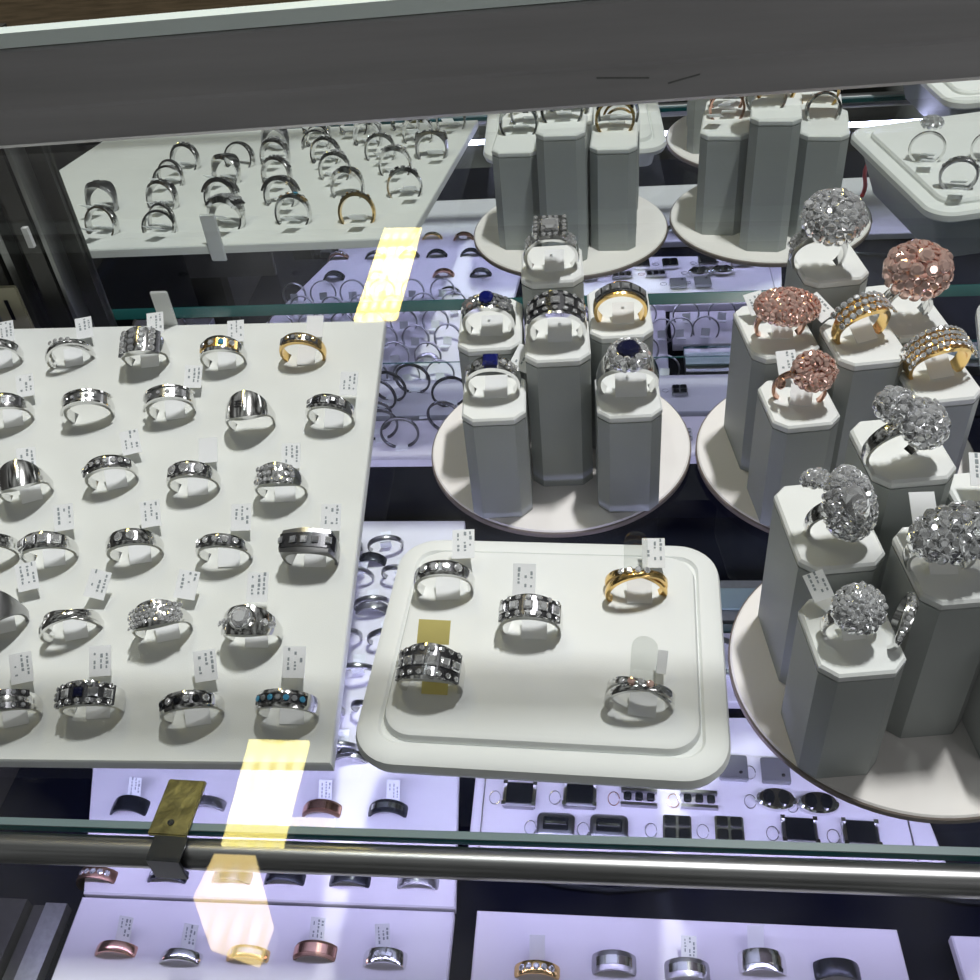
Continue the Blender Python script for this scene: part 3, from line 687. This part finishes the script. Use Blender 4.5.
low_tray('step_pad', 'white pad on the raised step against the mirror holding upright hoops', [V(-.300, .4350), V(-.034, .4350), V(-.034, .4715), V(-.300, .4715)], -.0610, .0050, 'white pads on the step', 'display pad')
low_tray('step_pad', 'white pad on the raised step against the mirror holding cufflinks', [V(-.030, .4350), V(.110, .4350), V(.110, .4715), V(-.030, .4715)], -.0610, .0050, 'white pads on the step', 'display pad')

low_tray('ring_tray', 'small white tray of slim rings between the small pad and the right stand', [V(.0470, .300), V(.1000, .300), V(.1000, .343), V(.0470, .343)], LZ)
TL = lambda dx=.001, rot=0, **k: dict(dx=dx, rot=rot, lean=50, z=.0015, back=.003, sz=(.0062, .0105), flap=False, **k)
def lowring(px, py, lab, mt_, w_=.0058, st=None, tg=None, yaw=0, s=.98, z=LZ, zc=-.0045, group='rings on the lower trays'):
    r = ring_root(lab, U(px, py, z + .0002), Vector((0, 0, 1)), yaw, group, s)
    band(r, w_, w_, mt=mt_, zc=zc, t=.0013)
    if st == 'stones': row_stones(r, 5, -45, 45, .0014, RR, m_dia, zc=zc)
    if st == 'pale': arc_strip(r, 'inlay', m_silver, RR, w_ * .22, -45, 45, zc=zc)
    if st == 'rose': arc_strip(r, 'inlay', m_rose, RR, w_ * .30, -60, 60, zc=zc)
    if st == 'three': row_stones(r, 3, -22, 22, .0016, RR, m_dia, zc=zc)
    if tg is not None: price_tag(r, **tg)
    return r
lowring(130, 808, 'black band left of the brass clip on the lower tray', m_tung, .0075, tg=TL(.001, 3))
lowring(207, 806, 'small grey band just right of the brass clip on the lower tray', m_dsilver, .005)
lowring(322, 811, 'brown and rose centred band on the lower tray behind the front rail', m_brown, .0062, 'rose', TL(.001))
lowring(388, 811, 'black steel band with a bright silver inlay behind the front rail', m_tung, .0060, 'pale', TL(.002))
lowring(351, 757, 'steel band between the large tray and the small pad on the lower tray', m_dsilver, .0060, 'pale')
lowring(372, 610, 'dark band low in the gap between the large tray and the small pad', m_dsilver, .006)
lowring(371, 562, 'black banded ring at the back of the gap beside the small pad', m_tung, .006)
for px, py, lab, mt_, st in ((97, 877, 'brown ring just below the front rail at the far left', m_brown, 'stones'), (168, 877, 'dark stone ring just below the brass clip', m_tung, 'stones'), (232, 878, 'dark ring below the rail in the warm reflection', m_tung, None), (285, 879, 'dark ring below the rail, fourth from the left', m_tung, None), (350, 881, 'black ring below the rail, second from the tray end', m_tung, None), (418, 883, 'slim dark ring below the rail nearest the tray end', m_dsilver, None)):
    lowring(px, py, lab, mt_, .0055, st)
lowring(116, 951, 'polished rose gold band in the bottom left corner tray', m_rose, .0045, tg=TL(.002, 8), z=LZ - .001)
lowring(181, 959, 'silver band beside the rose gold band in the bottom left tray', m_silver, .0045, tg=TL(.002, 8), z=LZ - .001)
lowring(248, 956, 'yellow gold band under the warm reflection in the bottom left tray', m_gold, .0048, 'pale', z=LZ - .001)
lowring(315, 953, 'brown band with a pale rose centre in the bottom left tray', m_brown, .0062, 'rose', tg=TL(.000, 4), z=LZ - .001)
lowring(385, 960, 'bright silver ring with three stones at the right of the bottom left tray', m_silver, .0060, 'three', tg=TL(-.001, -4), z=LZ - .001)
lowring(537, 972, 'yellow gold ring of round stones at the bottom middle tray', m_gold, .0050, 'stones', tg=TL(.0, ink=False))
lowring(614, 965, 'ridged dark silver band second in the bottom middle tray', m_dsilver, .0080, 'pale', s=.95)
lowring(687, 972, 'grey band with a wide pale centre in the bottom middle tray', m_dsilver, .0075, 'pale', tg=TL(.001), s=.95)
lowring(762, 964, 'tall bright silver ring fourth in the bottom middle tray', m_silver, .0080, 'pale', tg=TL(-.002, ink=False), s=1.0)
lowring(837, 972, 'black banded ring at the right of the bottom middle tray', m_tung, .0070, s=.95)

# hidden ring rows that show in the mirror: one kind, copied
def copy_tree(o, parent=None):
    c = o.copy(); C.objects.link(c); c.parent = parent
    for ch in list(o.children): copy_tree(ch, c)
    return c
LABS = 'slim grey ring standing on a white lower tray, seen only in the mirror'
p0 = thing('ring', LABS, 'ring', (-.1, .4, LZ), None, 'slim rings seen in the mirror')
band(p0, .0026, .0030, mt=m_dsilver, zc=.0045, t=.0010, n=32)
bm = bmesh.new(); box(bm, -.003, .003, .001, .0012, 0, .0055); box(bm, -.003, .003, .0045, .0105, .0001, .0004); obj('price_tag', bm, m_tag, p0)
first = True; k_ = 0
spots = []
for j in range(7):
    y = .268 + .0225 * j
    for i in range(7):
        x = -.242 + .0235 * i + (.0117 if j % 2 else 0)
        if x > -.078 or (x > -.112 and True): continue
        spots.append((x, y))
for j in range(4):
    for i in range(4):
        x = -.046 + .0245 * i + (.012 if j % 2 else 0)
        spots.append((x, .310 + .0235 * j))
for j in range(4):
    for i in range(2): spots.append((-.350 + .0225 * i + (.010 if j % 2 else 0), .31 + .028 * j))
spots += [(.058, .312), (.070, .332), (.083, .312), (.052, .333)]
for x, y in spots:
    r = p0 if first else copy_tree(p0)
    first = False
    r.location = (x, y, LZ); r.rotation_euler = (R(20), 0, random.uniform(-.2, .2)); q = random.uniform(.95, 1.08); r.scale = (q, q, q)

# upright hoops on the step
hp = thing('hoop_ring', 'large dark hoop standing upright on the step pad, foremost of the hoops', 'ring', (0, 0, 0), None, 'hoops on the step pad')
band(hp, .0018, .0020, mt=m_darkm, R_=.0112, zc=.0095, t=.0013, n=48)
bm = bmesh.new(); box(bm, -.0035, .0035, -.0045, .0005, .0001, .0004); obj('price_tag', bm, m_tag, hp)
hl = [(402, 446, None, .1), (447, 430, 'dark hoop standing beside the middle stand edge on the step pad', -.2), (376, 430, 'dark hoop half hidden by the right edge of the large tray', .3), (425, 414, 'slim hoop standing close to the mirror behind the foremost hoop', .15), (392, 412, 'slim hoop near the mirror beside the large tray', -.25)]
for i, (px, py, lab, yw) in enumerate(hl):
    o = hp if i == 0 else copy_tree(hp)
    if lab: o['label'] = lab
    o.location = U(px, py, -.0608); o.rotation_euler = (0, 0, yw)
for i in range(5):
    o = copy_tree(hp); o['label'] = 'slim hoop on the step pad hidden behind the large tray'
    o.location = (-.13 - .028 * i, .455, -.0608); o.rotation_euler = (0, 0, .2 * (-1) ** i)

# ------------------------------------------------------------------ cufflinks
def cuff(px, py, lab, kind, z=LZ, s=1.0, rot=0):
    t = thing('cufflink', lab, 'cufflink', U(px, py, z + .0004), (0, 0, rot), 'cufflinks on the lower tray')
    t.scale = (s, s, s)
    if kind == 'black':
        bm = bmesh.new(); bevbox(bm, -.0072, .0072, -.0060, .0060, 0, .0035, .0006); obj('frame', bm, m_dsilver, t)
        bm = bmesh.new(); box(bm, -.0058, .0058, -.0050, .0050, .0036, .0042); obj('inlay', bm, m_blk, t)
        bm = bmesh.new()
        for x in (-.0066, .0066):
            for y in (-.0052, .0052): box(bm, x - .0009, x + .0009, y - .0009, y + .0009, .0035, .0044)
        obj('corner_stud', bm, m_silver, t)
    elif kind == 'rounded':
        bm = bmesh.new(); rr_loft(bm, .0162, .0112, .0028, [(.001, 0), (0, .001), (0, .0030), (.0012, .0038)]); obj('frame', bm, m_dsilver, t, True)
        bm = bmesh.new(); rr_loft(bm, .0110, .0062, .0008, [(0, .0037), (.0003, .0043)]); obj('inlay', bm, m_blk, t)
        bm = bmesh.new(); box(bm, -.0045, .0045, -.0006, .0006, .0043, .0046); obj('bar', bm, m_silver, t)
    elif kind == 'window':
        bm = bmesh.new(); bevbox(bm, -.0060, .0060, -.0060, .0060, 0, .0030, .0005); f = obj('frame', bm, m_silver if s > .9 else m_dsilver, t)
        for x in (-.0029, .0029):
            for y in (-.0029, .0029):
                bm = bmesh.new(); bevbox(bm, x - .0023, x + .0023, y - .0023, y + .0023, .0031, .0037, .0004); obj('inlay', bm, m_blk, t)
    elif kind == 'bars':
        for x in (-.0050, 0, .0050):
            bm = bmesh.new(); bevbox(bm, x - .0017, x + .0017, -.0018, .0018, .001, .0030, .0004); obj('inlay', bm, m_blk, t)
        bm = bmesh.new()
        for y in (-.0036, .0034): box(bm, -.0078, .0078, y - .0007, y + .0007, 0, .0022)
        obj('frame', bm, m_dsilver, t)
    elif kind == 'oval':
        bm = bmesh.new(); loft(bm, [[(x * 1.0, y * .62, z_) for x, y, _ in circle(q, 0, 28)] for q, z_ in ((.0078, 0), (.0084, .001), (.0084, .0028), (.0074, .0036))]); obj('frame', bm, m_silver, t, True)
        for x in (-.0034, .0030):
            bm = bmesh.new(); loft(bm, [[(x + a_ * .68, b_, z_) for a_, b_, _ in circle(.0036, 0, 18)] for z_ in (.0036, .0044)]); obj('inlay', bm, m_blk, t)
    elif kind == 'grey':
        bm = bmesh.new(); bevbox(bm, -.0062, .0062, -.0062, .0062, 0, .0030, .0005); obj('frame', bm, m_dark, t)
        bm = bmesh.new(); gem_geo(bm, (.003, -.003, .0032), (0, 0, 1), .0009, n=6); obj('stone', bm, m_blk, t)
    bm = bmesh.new(); tube(bm, [(-.0085 - .0025 * (1 - math.cos(a_)), .003 * math.sin(a_) - .001, .0008 + .0006 * math.sin(a_)) for a_ in [i * .5 for i in range(13)]], .00022, 6); obj('toggle_wire', bm, m_rose if kind in ('bars',) else m_silver, t)
cf = [(520, 798, 'black square cufflink with silver corners, back left of the cufflink tray', 'black'), (580, 798, 'black square cufflink with silver corners, second in the back row', 'black'),
 (639, 799, 'cufflink of two bars with dark stones between, third in the back row', 'bars'), (699, 801, 'cufflink of two bars with dark stones between, fourth in the back row', 'bars'),
 (556, 828, 'grey rounded cufflink with a dark centre bar, front left of the cufflink tray', 'rounded'), (609, 830, 'grey rounded cufflink with a dark centre bar, second in the front row', 'rounded'),
 (677, 831, 'four-pane black window cufflink, left one of its pair', 'window'), (729, 832, 'four-pane black window cufflink, right one beside an orange wire', 'window'),
 (799, 834, 'black cufflink framed in silver, under the edge of the right stand', 'black'), (860, 837, 'black cufflink framed in silver, last in the front row', 'black'),
 (776, 802, 'oval silver cufflink with two dark ovals, beside the round base', 'oval'), (818, 806, 'oval silver cufflink with two dark ovals, partly under the round base', 'oval'),
 (733, 770, 'plain grey square cufflink near the corner of the small pad', 'grey'), (775, 773, 'plain grey square cufflink partly under the right stand', 'grey')]
for px, py, lab, k in cf: cuff(px, py, lab, k, rot=R(-2))
cuff(684, 436, 'small four-pane dark cufflink on the step pad by the mirror', 'window', -.0610, .75)
for px, py, lab in ((528, 800, None),): pass
